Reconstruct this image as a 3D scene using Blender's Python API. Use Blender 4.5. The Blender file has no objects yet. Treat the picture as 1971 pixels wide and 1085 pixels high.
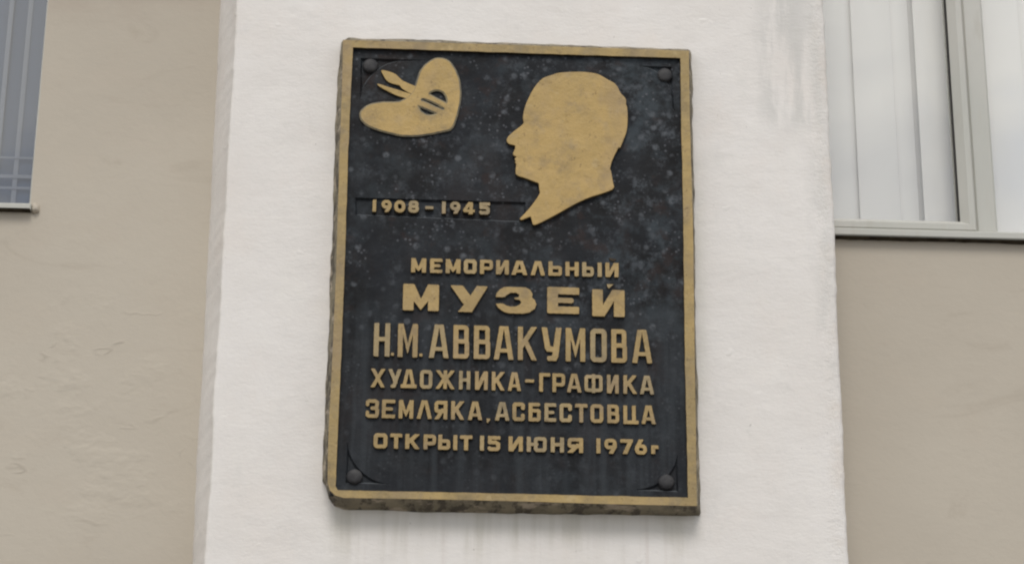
import bpy, math, random
import numpy as np
from mathutils import Vector, Matrix, noise as mnoise
from mathutils.geometry import delaunay_2d_cdt

random.seed(7)
S = bpy.context.scene
COL = S.collection
R = math.radians

# ------------------------------------------------------------------ camera
PITCH, YAW, ROLL = R(21.01), R(2.62), R(0.49)
ZC = 3.0                                            # height of the plaque centre
CAM = np.array([-0.1703, -3.6274, ZC - 1.4112])
F = 4500.0; CX, CY = 985.5, 542.5                   # of the 1971 x 1085 photograph
fw = np.array([math.sin(YAW)*math.cos(PITCH), math.cos(YAW)*math.cos(PITCH), math.sin(PITCH)])
rt = np.array([math.cos(YAW), -math.sin(YAW), 0.0]); up = np.cross(rt, fw)
rt, up = (math.cos(ROLL)*rt + math.sin(ROLL)*up, -math.sin(ROLL)*rt + math.cos(ROLL)*up)
cd = bpy.data.cameras.new('camera'); cam = bpy.data.objects.new('camera', cd); COL.objects.link(cam)
M = Matrix(((rt[0], up[0], -fw[0], CAM[0]), (rt[1], up[1], -fw[1], CAM[1]), (rt[2], up[2], -fw[2], CAM[2]), (0, 0, 0, 1)))
cam.matrix_world = M
cd.sensor_width = 36.0; cd.lens = 36.0*F/1971.0; cd.clip_start = 0.05; cd.clip_end = 500
S.camera = cam

# ------------------------------------------------------------------ sky and sun
SUN_EL, SUN_AZ = R(52), R(-4)                       # high in front of the facade, veiled by cloud
W = bpy.data.worlds.new('World'); S.world = W; W.use_nodes = True
nt = W.node_tree; nt.nodes.clear()
out = nt.nodes.new('ShaderNodeOutputWorld'); bg = nt.nodes.new('ShaderNodeBackground'); bg.inputs[1].default_value = 0.12
sky = nt.nodes.new('ShaderNodeTexSky'); sky.sky_type = 'NISHITA'; sky.sun_disc = False
sky.sun_elevation = SUN_EL; sky.sun_rotation = R(180) - SUN_AZ
tc = nt.nodes.new('ShaderNodeTexCoord')
mp = nt.nodes.new('ShaderNodeMapping'); mp.inputs['Scale'].default_value = (1.0, 1.0, 2.2); mp.inputs['Location'].default_value = (6.2, 1.1, 8.4)
nz = nt.nodes.new('ShaderNodeTexNoise'); nz.inputs['Scale'].default_value = 4.2; nz.inputs['Detail'].default_value = 7; nz.inputs['Roughness'].default_value = .55
rp = nt.nodes.new('ShaderNodeValToRGB'); rp.color_ramp.elements[0].position = .38; rp.color_ramp.elements[1].position = .50
nz2 = nt.nodes.new('ShaderNodeTexNoise'); nz2.inputs['Scale'].default_value = 6.5; nz2.inputs['Detail'].default_value = 5
rp2 = nt.nodes.new('ShaderNodeValToRGB')
rp2.color_ramp.elements[0].position = .38; rp2.color_ramp.elements[0].color = (.50, .53, .60, 1)
rp2.color_ramp.elements[1].position = .58; rp2.color_ramp.elements[1].color = (1.12, 1.10, 1.05, 1)
sc_ = nt.nodes.new('ShaderNodeMix'); sc_.data_type = 'RGBA'; sc_.blend_type = 'MULTIPLY'; sc_.inputs[0].default_value = 1
sc_.inputs[7].default_value = (10.6, 10.6, 10.6, 1)
mx = nt.nodes.new('ShaderNodeMix'); mx.data_type = 'RGBA'
L = nt.links.new
L(tc.outputs['Generated'], mp.inputs[0]); L(mp.outputs[0], nz.inputs['Vector']); L(nz.outputs['Fac'], rp.inputs[0])
L(mp.outputs[0], nz2.inputs['Vector']); L(nz2.outputs['Fac'], rp2.inputs[0])
L(rp2.outputs[0], sc_.inputs[6])
L(rp.outputs[0], mx.inputs[0]); L(sky.outputs[0], mx.inputs[6]); L(sc_.outputs[2], mx.inputs[7])
L(mx.outputs[2], bg.inputs[0]); L(bg.outputs[0], out.inputs[0])

sd = bpy.data.lights.new('sun', 'SUN'); sd.energy = 1.5; sd.angle = R(24); sd.color = (1, .96, .9)
sun = bpy.data.objects.new('sun', sd); COL.objects.link(sun)
sdir = Vector((math.sin(SUN_AZ)*math.cos(SUN_EL), -math.cos(SUN_AZ)*math.cos(SUN_EL), math.sin(SUN_EL)))
sun.rotation_euler = sdir.to_track_quat('Z', 'Y').to_euler(); sun.location = (3, -6, 8)
vs = S.view_settings; vs.view_transform = 'Standard'; vs.look = 'None'; vs.gamma = 1; vs.use_curve_mapping = False
vs.exposure = 0.0
S.display_settings.display_device = 'sRGB'
S.cycles.filter_width = 2.2

# ------------------------------------------------------------------ planes of the facade
YW = 0.12           # plaster face of the wall
YP = 0.0            # face of the pilaster
YF = -0.036         # face of the gilded frame
YB = -0.0295        # dark field of the plaque
YL = -0.0342        # faces of the letters

def pt(px, py, y):
    """where a measured point of the photograph lies on the vertical plane at depth y"""
    d = fw + rt*((px-CX)/F) + up*((CY-py)/F)
    k = (y-CAM[1])/d[1]
    return CAM + d*k
def X(px, py, y): return float(pt(px, py, y)[0])
def Z(px, py, y): return float(pt(px, py, y)[2])

# ------------------------------------------------------------------ materials
def mat(name, rough=.7, spec=.3, metal=0):
    m = bpy.data.materials.new(name); m.use_nodes = True
    b = m.node_tree.nodes['Principled BSDF']
    b.inputs['Roughness'].default_value = rough; b.inputs['Specular IOR Level'].default_value = spec; b.inputs['Metallic'].default_value = metal
    return m, m.node_tree, b
class G:
    """tiny node-graph helper; everything is driven by world position"""
    def __init__(s, nt, b):
        s.nt, s.b = nt, b
        s.pos = nt.nodes.new('ShaderNodeNewGeometry').outputs['Position']
        sx = nt.nodes.new('ShaderNodeSeparateXYZ'); nt.links.new(s.pos, sx.inputs[0]); s.x, s.y, s.z = sx.outputs
    def noise(s, scale, detail=3, rough=.5, stretch=(1, 1, 1), off=0, dist=0):
        m = s.nt.nodes.new('ShaderNodeMapping'); m.inputs['Scale'].default_value = stretch; m.inputs['Location'].default_value = (off, off*.7, off*1.3)
        n = s.nt.nodes.new('ShaderNodeTexNoise'); n.inputs['Scale'].default_value = scale; n.inputs['Detail'].default_value = detail
        n.inputs['Roughness'].default_value = rough; n.inputs['Distortion'].default_value = dist
        s.nt.links.new(s.pos, m.inputs[0]); s.nt.links.new(m.outputs[0], n.inputs['Vector']); return n.outputs['Fac']
    def voro(s, scale, stretch=(1, 1, 1)):
        m = s.nt.nodes.new('ShaderNodeMapping'); m.inputs['Scale'].default_value = stretch
        n = s.nt.nodes.new('ShaderNodeTexVoronoi'); n.inputs['Scale'].default_value = scale
        s.nt.links.new(s.pos, m.inputs[0]); s.nt.links.new(m.outputs[0], n.inputs['Vector']); return n.outputs['Distance']
    def ramp(s, v, a, b, lo=0, hi=1):
        r = s.nt.nodes.new('ShaderNodeMapRange'); r.interpolation_type = 'SMOOTHSTEP'
        r.inputs[1].default_value = a; r.inputs[2].default_value = b; r.inputs[3].default_value = lo; r.inputs[4].default_value = hi
        s.nt.links.new(v, r.inputs[0]); return r.outputs[0]
    def op(s, o, a, b=None):
        n = s.nt.nodes.new('ShaderNodeMath'); n.operation = o
        for i, v in enumerate((a, b)):
            if v is None: continue
            if isinstance(v, (int, float)): n.inputs[i].default_value = v
            else: s.nt.links.new(v, n.inputs[i])
        return n.outputs[0]
    def mul(s, *a):
        r = a[0]
        for v in a[1:]: r = s.op('MULTIPLY', r, v)
        return r
    def mix(s, f, a, b):
        n = s.nt.nodes.new('ShaderNodeMix'); n.data_type = 'RGBA'
        for i, v in ((0, f), (6, a), (7, b)):
            if isinstance(v, tuple): n.inputs[i].default_value = v if len(v) == 4 else v+(1,)
            elif isinstance(v, (int, float)): n.inputs[i].default_value = v
            else: s.nt.links.new(v, n.inputs[i])
        return n.outputs[2]
    def color(s, c): s.nt.links.new(c, s.b.inputs['Base Color'])
    def rough(s, c): s.nt.links.new(c, s.b.inputs['Roughness'])
    def bump(s, h, dist, strength=1.0, prev=None):
        n = s.nt.nodes.new('ShaderNodeBump'); n.inputs['Distance'].default_value = dist; n.inputs['Strength'].default_value = strength
        s.nt.links.new(h, n.inputs['Height'])
        if prev is not None: s.nt.links.new(prev, n.inputs['Normal'])
        s.nt.links.new(n.outputs[0], s.b.inputs['Normal']); return n.outputs[0]
    def box(s, x0, x1, z0, z1, f):
        """soft mask over a region of the facade"""
        return s.mul(s.ramp(s.x, x0-f, x0+f), s.ramp(s.x, x1-f, x1+f, 1, 0), s.ramp(s.z, z0-f, z0+f), s.ramp(s.z, z1-f, z1+f, 1, 0))

# white limewashed render of the pilaster
m_white, t_, b_ = mat('limewashed_render', .92, .12)
g = G(t_, b_)
c = g.mix(g.ramp(g.noise(3.2, 5, .6), .35, .65), (.75, .71, .668), (.79, .755, .718))
c = g.mix(g.mul(g.ramp(g.noise(16, 6, .65, (1, 1, .45), 4), .5, .72), .35), c, (.80, .765, .715))
c = g.mix(g.mul(g.ramp(g.noise(9, 4, .6, (1, 1, .7), 21), .52, .75), .4), c, (.76, .70, .645))
c = g.mix(g.mul(g.ramp(g.noise(60, 3, .6, (.35, 1, 1.6), 9), .55, .8), .22), c, (.62, .60, .575))
# grey patch where the wash has worn through, upper right
x1, x2 = X(1465, 100, 0), X(1560, 100, 0)
patch = g.box(x1, x2, Z(1500, 240, 0), ZC+2, .03)
patch = g.mul(patch, g.ramp(g.noise(11, 5, .6, (3.2, 1, .5), 2), .40, .60))
c = g.mix(g.mul(patch, .66), c, (.56, .545, .515))
patch2 = g.box(X(1560, 300, 0), X(1592, 300, 0), Z(1580, 760, 0), ZC+2, .018)
patch2 = g.mul(patch2, g.ramp(g.noise(10, 5, .6, (2, 1, .8), 12), .42, .6))
c = g.mix(g.mul(g.ramp(g.x, X(1560, 300, 0), X(1590, 300, 0)), g.ramp(g.noise(16, 5, .65, off=83), .42, .62), .55), c, (.70, .635, .57))
c = g.mix(g.mul(patch2, .45), c, (.60, .585, .55))
# run-off streaks below the plaque
zb = Z(985, 988, 0)
st = g.mul(g.box(X(640, 990, 0), X(1340, 990, 0), zb-.15, zb+.03, .02), g.ramp(g.z, zb-.13, zb-.005),
           g.ramp(g.noise(15, 4, .6, (2.0, 1, .16), 5), .40, .66), g.ramp(g.noise(6, 3, .6, (1, 1, 1.0), 55), .38, .62))
c = g.mix(g.mul(st, .68), c, (.52, .485, .41))
st2 = g.mul(g.box(X(700, 990, 0), X(1330, 990, 0), zb-.5, zb+.02, .03), g.ramp(g.noise(20, 3, .6, (2.0, 1, .06), 15), .54, .72))
c = g.mix(g.mul(st2, .28), c, (.55, .47, .42))
# grime beside the right edge of the plaque
c = g.mix(g.mul(g.box(X(1330, 300, 0), X(1350, 300, 0), Z(1340, 900, 0), Z(1340, 110, 0), .014), g.ramp(g.noise(14, 4, .6, (1, 1, .5), 31), .4, .7), .40), c, (.56, .55, .47))
c = g.mix(g.mul(g.ramp(g.noise(19, 6, .7, (1, 1, .6), 66), .56, .70), .30), c, (.66, .635, .60))
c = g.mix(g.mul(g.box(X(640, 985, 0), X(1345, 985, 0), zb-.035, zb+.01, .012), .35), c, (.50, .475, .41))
# small dark specks
c = g.mix(g.mul(g.ramp(g.noise(120, 2, .5, (1, 1, .8), 40), .735, .77), .5), c, (.30, .27, .24))
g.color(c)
n1 = g.bump(g.noise(4.5, 5, .55, (1, 1, .8), 3), .010, .22)
n1 = g.bump(g.noise(34, 6, .62, (.7, 1, 1.15), 6), .0035, .28, n1)
arr = g.mul(g.ramp(g.x, X(1545, 300, 0), X(1590, 300, 0)), g.ramp(g.z, ZC-1.2, ZC, .8, 1))
n1 = g.bump(g.mul(arr, g.noise(75, 5, .7, off=81)), .006, .5, n1)
n1 = g.bump(g.ramp(g.noise(9, 3, .5, (1, 1, 2.0), 61, .6), .46, .54), .0012, .07, n1)
n1 = g.bump(g.noise(150, 4, .65, (.7, 1, 1.2), 8), .0014, .40, n1)
g.bump(g.ramp(g.noise(26, 2, .4, (1, 1, 1.2), 50), .70, .80), .002, .4, n1)

# beige render of the wall
m_wall, t_, b_ = mat('beige_render', .93, .1)
g = G(t_, b_)
c = g.mix(g.ramp(g.noise(1.6, 4, .55), .35, .65), (.476, .425, .352), (.512, .460, .383))
c = g.mix(g.mul(g.ramp(g.noise(5.5, 5, .6, (1, 1, 1.6), 3), .5, .75), .35), c, (.50, .435, .355))
c = g.mix(g.mul(g.ramp(g.noise(8, 5, .65, (.6, 1, 1.6), 13, 1.0), .58, .72), .30), c, (.39, .335, .27))
zt = Z(250, 40, YW)
c = g.mix(g.mul(g.ramp(g.z, zt-.03, zt+.05), g.ramp(g.x, -.7, -.4, 1, 0), g.ramp(g.noise(5, 4, .6, (1, 1, 2.5), 44), .3, .6), .55), c, (.40, .335, .275))
g.color(c)
n1 = g.bump(g.noise(2.0, 4, .5, (1, 1, 1), 3), .03, .22)
# trowel dents and short cracks, mostly low on the left
lowl = g.box(X(-60, 800, YW), X(345, 800, YW), Z(100, 1000, YW), Z(100, 590, YW), .07)
rn = g.noise(7.5, 3, .55, (.7, 1, 1.5), 71, .25)
ridge = g.mul(g.ramp(rn, .488, .512), g.ramp(rn, .512, .536, 1, 0), g.ramp(g.noise(11, 2, .5, (1, 1, 1.6), 97), .52, .62))
few = g.op('ADD', g.mul(lowl, .9), .10)
crk = g.mul(ridge, few)
n1 = g.bump(crk, .003, .2, n1)
g.color(g.mix(g.mul(crk, .24), c, (.27, .225, .18)))
n1 = g.bump(g.mul(g.ramp(g.noise(8, 4, .6, (.8, 1, 1.2), 33), .5, .7), few), .006, .22, n1)
g.bump(g.noise(70, 5, .6, (.8, 1, 1.1), 8), .0014, .45, n1)

# gilt paint
def gilt(name, c0, c1, c2, off):
    m, t_, b_ = mat(name, .62, .28, 0.0)
    g = G(t_, b_)
    c = g.mix(g.ramp(g.noise(13, 5, .6, (1, 1, .6), off), .35, .65), c0, c1)
    c = g.mix(g.mul(g.ramp(g.noise(36, 5, .65, (1, 1, .8), off+7), .52, .75), .65), c, c2)
    c = g.mix(g.mul(g.ramp(g.noise(140, 3, .6, (1, 1, 1), off+9), .58, .8), .35), c, (.24, .15, .06))
    c = g.mix(g.mul(g.ramp(g.noise(48, 3, .5, (1, 1, 1), off+19), .66, .74), .4), c, (.50, .38, .20))
    c = g.mix(g.mul(g.ramp(g.noise(19, 5, .65, (1, 1, 1), off+40), .48, .68), .6), c, tuple(v*.72 for v in c2))
    c = g.mix(g.mul(g.ramp(g.noise(75, 4, .7, (1, 1, .6), off+50), .52, .72), .35), c, tuple(v*1.15 for v in c1))
    c = g.mix(g.mul(g.ramp(g.noise(9, 4, .6, (1, 1, .8), off+70), .50, .66), .35), c, (.30, .225, .15))
    c = g.mix(g.mul(g.ramp(g.noise(95, 5, .75, (1, 1, 1), off+60), .60, .68), .55), c, (.13, .085, .045))
    g.color(c)
    n1 = g.bump(g.noise(22, 4, .6, off=off+1), .006, .7)
    g.bump(g.noise(120, 4, .65, off=off+2), .0012, .6, n1)
    return m
m_gold = gilt('gilt_paint', (.41, .285, .112), (.475, .325, .125), (.385, .285, .155), 0)
m_gold2 = gilt('gilt_paint_frame', (.325, .24, .115), (.42, .30, .125), (.27, .215, .13), 30)
m_goldl = gilt('gilt_paint_letters', (.345, .245, .108), (.415, .29, .122), (.31, .235, .14), 90)
m_gold3 = gilt('gilt_paint_dull', (.325, .25, .14), (.38, .28, .135), (.28, .23, .15), 60)
# bare dark sides of the castings
m_side, t_, b_ = mat('bare_casting', .8, .25)
g = G(t_, b_)
g.color(g.mix(g.ramp(g.noise(60, 3, .6), .4, .6), (.035, .026, .018), (.065, .046, .026)))
# outer edge of the plaque: olive, dirty
m_edge, t_, b_ = mat('weathered_edge', .85, .2)
g = G(t_, b_)
c = g.mix(g.ramp(g.noise(22, 5, .65), .35, .65), (.175, .153, .112), (.26, .225, .16))
c = g.mix(g.mul(g.ramp(g.noise(42, 4, .6, (1.6, 1, .6), 5), .50, .60), .75), c, (.06, .052, .045))
c = g.mix(g.mul(g.ramp(g.noise(40, 4, .6, (.5, 1, 1.4), 25), .55, .64), .6), c, (.50, .42, .33))
g.color(c)
n1 = g.bump(g.noise(30, 5, .6), .006, .6)
g.bump(g.noise(120, 4, .6), .002, .6, n1)

# dark field
m_field, t_, b_ = mat('dark_patina', .62, .15)
g = G(t_, b_)
c = g.mix(g.ramp(g.noise(7, 4, .6), .35, .65), (.0075, .0074, .008), (.0155, .0172, .0205))
c = g.mix(g.mul(g.ramp(g.noise(12, 4, .6, (1, 1, .45), 11), .5, .75), .6), c, (.024, .016, .014))
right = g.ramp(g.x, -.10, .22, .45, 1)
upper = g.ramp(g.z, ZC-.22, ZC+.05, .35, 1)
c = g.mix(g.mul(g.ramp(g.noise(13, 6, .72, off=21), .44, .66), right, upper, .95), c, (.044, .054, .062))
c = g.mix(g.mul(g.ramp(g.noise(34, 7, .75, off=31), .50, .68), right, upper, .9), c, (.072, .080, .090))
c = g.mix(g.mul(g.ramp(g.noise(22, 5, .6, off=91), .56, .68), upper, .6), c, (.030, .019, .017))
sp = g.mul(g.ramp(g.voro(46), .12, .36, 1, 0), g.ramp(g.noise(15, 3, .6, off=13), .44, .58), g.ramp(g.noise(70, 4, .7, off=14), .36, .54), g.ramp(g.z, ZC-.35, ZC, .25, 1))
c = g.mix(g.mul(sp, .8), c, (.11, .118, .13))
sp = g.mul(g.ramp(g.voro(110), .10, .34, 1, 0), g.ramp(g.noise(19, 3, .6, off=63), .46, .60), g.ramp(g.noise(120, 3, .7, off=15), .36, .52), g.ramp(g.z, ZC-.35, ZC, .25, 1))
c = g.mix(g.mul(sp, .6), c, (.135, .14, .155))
low = g.ramp(g.z, ZC-.16, ZC+.0, 1, 0)
c = g.mix(g.mul(g.ramp(g.noise(18, 4, .6, (2.0, 1, .10), 41), .42, .70), low, .75), c, (.038, .043, .048))
c = g.mix(g.mul(g.ramp(g.noise(30, 3, .6, (1, 1, .5), 51), .60, .75), low, .35), c, (.060, .066, .072))
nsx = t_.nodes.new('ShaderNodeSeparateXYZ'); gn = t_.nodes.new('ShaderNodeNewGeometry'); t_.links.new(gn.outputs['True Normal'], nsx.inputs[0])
c = g.mix(g.ramp(nsx.outputs[2], .15, .45, 0, .8), c, (.085, .092, .098))      # light from above painted as a paler tone on up-facing ledges
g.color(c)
g.rough(g.ramp(g.noise(20, 3, .5, off=5), .3, .7, .5, .7))
n1 = g.bump(g.noise(14, 4, .6, off=2), .004, .35)
g.bump(g.noise(90, 5, .65, off=3), .0016, .6, n1)
m_thin, t_, b_ = mat('thin_gilt', .75, .2)
g = G(t_, b_)
g.color(g.mix(g.ramp(g.noise(70, 4, .6), .35, .65), (.27, .225, .14), (.14, .13, .105)))
m_bolt, t_, b_ = mat('painted_bolt', .6, .3)
g = G(t_, b_)
g.color(g.mix(g.ramp(g.noise(40, 4, .6), .4, .65), (.030, .029, .031), (.050, .048, .048)))
g.bump(g.noise(80, 4, .6), .002, .6)

# window plastic, sill, gasket, blinds, glass
m_pvc, t_, b_ = mat('greyed_white_plastic', .45, .4)
g = G(t_, b_)
c = g.mix(g.ramp(g.noise(5, 4, .6, (1, 1, .5)), .35, .65), (.47, .465, .42), (.52, .505, .46))
g.color(g.mix(g.mul(g.ramp(g.noise(25, 4, .6, (2, 1, .4), 4), .52, .75), .4), c, (.43, .40, .34)))
g.bump(g.noise(30, 2, .5), .0008, .3)
m_gask, t_, b_ = mat('black_gasket', .7, .3); b_.inputs['Base Color'].default_value = (.03, .028, .026, 1)
m_foam, t_, b_ = mat('dark_joint', .95, .1)
g = G(t_, b_); g.color(g.mix(g.ramp(g.noise(60, 4, .6), .4, .6), (.028, .022, .015), (.06, .05, .035)))
def fabric(name, c0, c1, tr):
    m, t_, b_ = mat(name, .9, .1)
    g = G(t_, b_)
    g.color(g.mix(g.ramp(g.noise(6, 3, .5, (1, 1, .3)), .35, .65), c0, c1))
    return m
m_blind = fabric('white_blind_fabric', (.83, .82, .80), (.87, .86, .835), .3)
m_blindg = fabric('sky_tinted_blind_fabric', (.055, .08, .135), (.07, .097, .15), .1)  # blue-grey of the sky reflected in the left pane, put into the fabric colour
m_blindl = fabric('pale_blind_edge', (.165, .185, .23), (.19, .21, .25), .1)
def glass(name, ior, tint):
    m = bpy.data.materials.new(name); m.use_nodes = True; t = m.node_tree; t.nodes.clear()
    o = t.nodes.new('ShaderNodeOutputMaterial'); mxs = t.nodes.new('ShaderNodeMixShader'); fr = t.nodes.new('ShaderNodeFresnel'); fr.inputs[0].default_value = ior
    tr = t.nodes.new('ShaderNodeBsdfTransparent'); tr.inputs[0].default_value = tint
    gl = t.nodes.new('ShaderNodeBsdfGlossy'); gl.inputs['Roughness'].default_value = .015
    gb = t.nodes.new('ShaderNodeNewGeometry'); iv = t.nodes.new('ShaderNodeMath'); iv.operation = 'SUBTRACT'; iv.inputs[0].default_value = 1
    t.links.new(gb.outputs['Backfacing'], iv.inputs[1]); ml = t.nodes.new('ShaderNodeMath'); ml.operation = 'MULTIPLY'
    t.links.new(fr.outputs[0], ml.inputs[0]); t.links.new(iv.outputs[0], ml.inputs[1])
    t.links.new(ml.outputs[0], mxs.inputs[0]); t.links.new(tr.outputs[0], mxs.inputs[1]); t.links.new(gl.outputs[0], mxs.inputs[2]); t.links.new(mxs.outputs[0], o.inputs[0])
    return m
m_glass = glass('window_glass', 2.3, (.975, .975, .97, 1))
m_room, t_, b_ = mat('room_paint', .9, .1); b_.inputs['Base Color'].default_value = (.55, .53, .5, 1)
m_ground, t_, b_ = mat('asphalt', .9, .2)
g = G(t_, b_)
g.color(g.mix(g.ramp(g.noise(1.3, 6, .6), .35, .65), (.15, .145, .135), (.20, .19, .175)))
g.bump(g.noise(60, 4, .6), .004, .6)

# ------------------------------------------------------------------ object helpers
def empty(name, loc, **tags):
    o = bpy.data.objects.new(name, None); COL.objects.link(o); o.location = loc; o.empty_display_size = .1
    for k, v in tags.items(): o[k] = v
    return o
WL = {}
def wloc(o):
    v = Vector((0, 0, 0))
    while o is not None: v += o.location; o = o.parent
    return v
def mesh(name, verts, faces, mats, parent=None, idx=None, smooth=False, loc=None, **tags):
    """verts in world coordinates; the object sits at loc (its base) below its parent"""
    verts = [tuple(map(float, v)) for v in verts]
    if loc is None:
        a = np.array(verts); loc = Vector(((a[:, 0].min()+a[:, 0].max())/2, (a[:, 1].min()+a[:, 1].max())/2, a[:, 2].min()))
    loc = Vector(loc)
    me = bpy.data.meshes.new(name)
    me.from_pydata([(v[0]-loc.x, v[1]-loc.y, v[2]-loc.z) for v in verts], [], faces)
    for m in (mats if isinstance(mats, (list, tuple)) else [mats]): me.materials.append(m)
    if idx is not None: me.polygons.foreach_set('material_index', idx)
    if smooth: me.polygons.foreach_set('use_smooth', [True]*len(me.polygons))
    me.update()
    o = bpy.data.objects.new(name, me); COL.objects.link(o)
    o.location = loc - (wloc(parent) if parent else Vector())
    if parent: o.parent = parent
    for k, v in tags.items(): o[k] = v
    return o
def boxvf(x0, x1, y0, y1, z0, z1, bv=0.0):
    """box; with bv its four front-facing edges are bevelled"""
    if bv == 0:
        v = [(x0, y0, z0), (x1, y0, z0), (x1, y0, z1), (x0, y0, z1), (x0, y1, z0), (x1, y1, z0), (x1, y1, z1), (x0, y1, z1)]
        return v, [(0, 1, 2, 3), (5, 4, 7, 6), (4, 0, 3, 7), (1, 5, 6, 2), (3, 2, 6, 7), (4, 5, 1, 0)]
    v = [(x0+bv, y0, z0+bv), (x1-bv, y0, z0+bv), (x1-bv, y0, z1-bv), (x0+bv, y0, z1-bv),
         (x0, y0+bv, z0), (x1, y0+bv, z0), (x1, y0+bv, z1), (x0, y0+bv, z1), (x0, y1, z0), (x1, y1, z0), (x1, y1, z1), (x0, y1, z1)]
    f = [(0, 1, 2, 3), (4, 5, 1, 0), (5, 6, 2, 1), (6, 7, 3, 2), (7, 4, 0, 3), (8, 9, 5, 4), (9, 10, 6, 5), (10, 11, 7, 6), (11, 8, 4, 7), (11, 10, 9, 8)]
    return v, f
def box(name, m, parent, *a, **k):
    v, f = boxvf(*a); return mesh(name, v, f, m, parent, **k)
def area2(l): return sum(l[i][0]*l[(i+1) % len(l)][1]-l[(i+1) % len(l)][0]*l[i][1] for i in range(len(l)))
def orient(l, ccw): return l if (area2(l) > 0) == ccw else l[::-1]
def chaikin(l, n=1):
    for _ in range(n):
        r = []
        for i in range(len(l)):
            a, b = l[i], l[(i+1) % len(l)]
            r += [(a[0]*.8+b[0]*.2, a[1]*.8+b[1]*.2), (a[0]*.2+b[0]*.8, a[1]*.2+b[1]*.8)]
        l = r
    return l
def subdiv(l, step, jit=0.0, seed=0):
    r = []
    rnd = random.Random(seed)
    for i in range(len(l)):
        a, b = l[i], l[(i+1) % len(l)]
        n = max(1, int(math.hypot(b[0]-a[0], b[1]-a[1])/step))
        for k in range(n):
            x, y = a[0]+(b[0]-a[0])*k/n, a[1]+(b[1]-a[1])*k/n
            if jit:
                q = mnoise.noise_vector(Vector((x*.035, y*.035, seed*3.7)))+.5*mnoise.noise_vector(Vector((x*.11, y*.11, seed*5.1)))
                x += q.x*jit; y += q.y*jit
            r.append((x, y))
    return r
def norms(l):
    n = len(l); r = []
    for i in range(n):
        a, b = l[i-1], l[(i+1) % n]
        tx, tz = b[0]-a[0], b[1]-a[1]; k = math.hypot(tx, tz) or 1
        r.append((tz/k, -tx/k))             # points outwards on a ccw outer loop, into the hole on a cw one
    return r
def to_xz(l, y):
    r = []
    for p in l:
        q = pt(p[0], p[1], y); r.append((float(q[0]), float(q[2])))
    return r
def slab(name, loops, yf, yb, mats, parent, draft=0.0, sides=True, shoulder=0.0, **k):
    """loops (x, z) in metres, first the outline then the holes; a face at yf and drafted sides back to yb"""
    loops = [orient(l, i == 0) for i, l in enumerate(loops)]
    V, Fc, I = [], [], []
    flat = [p for l in loops for p in l]
    E_ = []; o_ = 0
    for l in loops:
        E_ += [(o_+i, o_+(i+1) % len(l)) for i in range(len(l))]; o_ += len(l)
    V += [(x, yf, z) for x, z in flat]
    cv, ce, cf, ov, oe, of = delaunay_2d_cdt([Vector(p)*100 for p in flat], E_, [], 0, 1e-7)
    n0 = len(V)
    cvn = np.array([(p.x/100, p.y/100) for p in cv]); V += [(x, yf, z) for x, z in cvn]
    tri = np.array([list(t) for t in cf]); cen = cvn[tri].mean(1)
    ins = np.zeros(len(cen), bool)
    for i, j in E_:
        (ax, az), (bx, bz) = flat[i], flat[j]
        if az == bz: continue
        hit = ((az > cen[:, 1]) != (bz > cen[:, 1])) & (cen[:, 0] < (bx-ax)*(cen[:, 1]-az)/(bz-az)+ax)
        ins ^= hit
    for a, b, c in tri[ins].tolist():
        s = (cvn[b][0]-cvn[a][0])*(cvn[c][1]-cvn[a][1])-(cvn[c][0]-cvn[a][0])*(cvn[b][1]-cvn[a][1])
        if abs(s) < 1e-13: continue
        Fc.append((n0+a, n0+b, n0+c) if s > 0 else (n0+a, n0+c, n0+b)); I.append(0)
    if sides:
        o = 0
        for l in loops:
            n = norms(l); m_ = len(l)
            rings = [(0, yf, 0)] + ([(shoulder, yf+abs(shoulder)*.6*(1 if yb > yf else -1), 2 if len(mats) > 2 else 0)] if shoulder else []) + [(draft+shoulder, yb, 1)]
            prev = o
            for off, y, mi in rings[1:]:
                base = len(V); V += [(x+n[i][0]*off, y, z+n[i][1]*off) for i, (x, z) in enumerate(l)]
                for i in range(m_):
                    j = (i+1) % m_
                    Fc.append((prev+i, base+i, base+j, prev+j)); I.append(mi)
                prev = base
            o += m_
    return mesh(name, V, Fc, mats, parent, I, **k)

# ------------------------------------------------------------------ ground and building
v, f = boxvf(-150, 150, -150, 150, -.3, 0)
mesh('ground', v, f, m_ground, kind='structure')
bld = empty('building', (0, YW, 0), label='beige plastered facade with a projecting white pilaster between two windows', category='building')

# openings
LX1, LZ0 = X(76, 200, YW), Z(30, 391, YW)
LX0, LZ1 = LX1-1.35, LZ0+1.5
RZ0 = Z(1790, 447, YW)
RX0 = X(1490, 300, YW); RX1 = RX0+1.62; RZ1 = RZ0+1.5
def rect(x0, x1, z0, z1): return [(x0, z0), (x1, z0), (x1, z1), (x0, z1)]
def wav(l, s, seed): 
    r = []
    for x, z in subdiv(l, .02, 0, 0):
        q = mnoise.noise_vector(Vector((x*9, z*9, seed))); r.append((x+q.x*s, z+q.y*s))
    return r
slab('wall', [rect(-7, 7, 0, 7.2), wav(rect(LX0, LX1, LZ0, LZ1), .0022, 2), wav(rect(RX0, RX1, RZ0-.004, RZ1), .002, 5)], YW, YW+.4, [m_wall, m_wall], bld)
# room behind
V, Fc = [], []
x0, x1, y0, y1, z0, z1 = -6.9, 6.9, YW+.402, 5.0, .1, 5.6
V = [(x0, y0, z0), (x1, y0, z0), (x1, y1, z0), (x0, y1, z0), (x0, y0, z1), (x1, y0, z1), (x1, y1, z1), (x0, y1, z1)]
mesh('room', V, [(0, 1, 2, 3), (7, 6, 5, 4), (3, 2, 6, 7), (0, 3, 7, 4), (2, 1, 5, 6)], m_room, bld)

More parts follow.
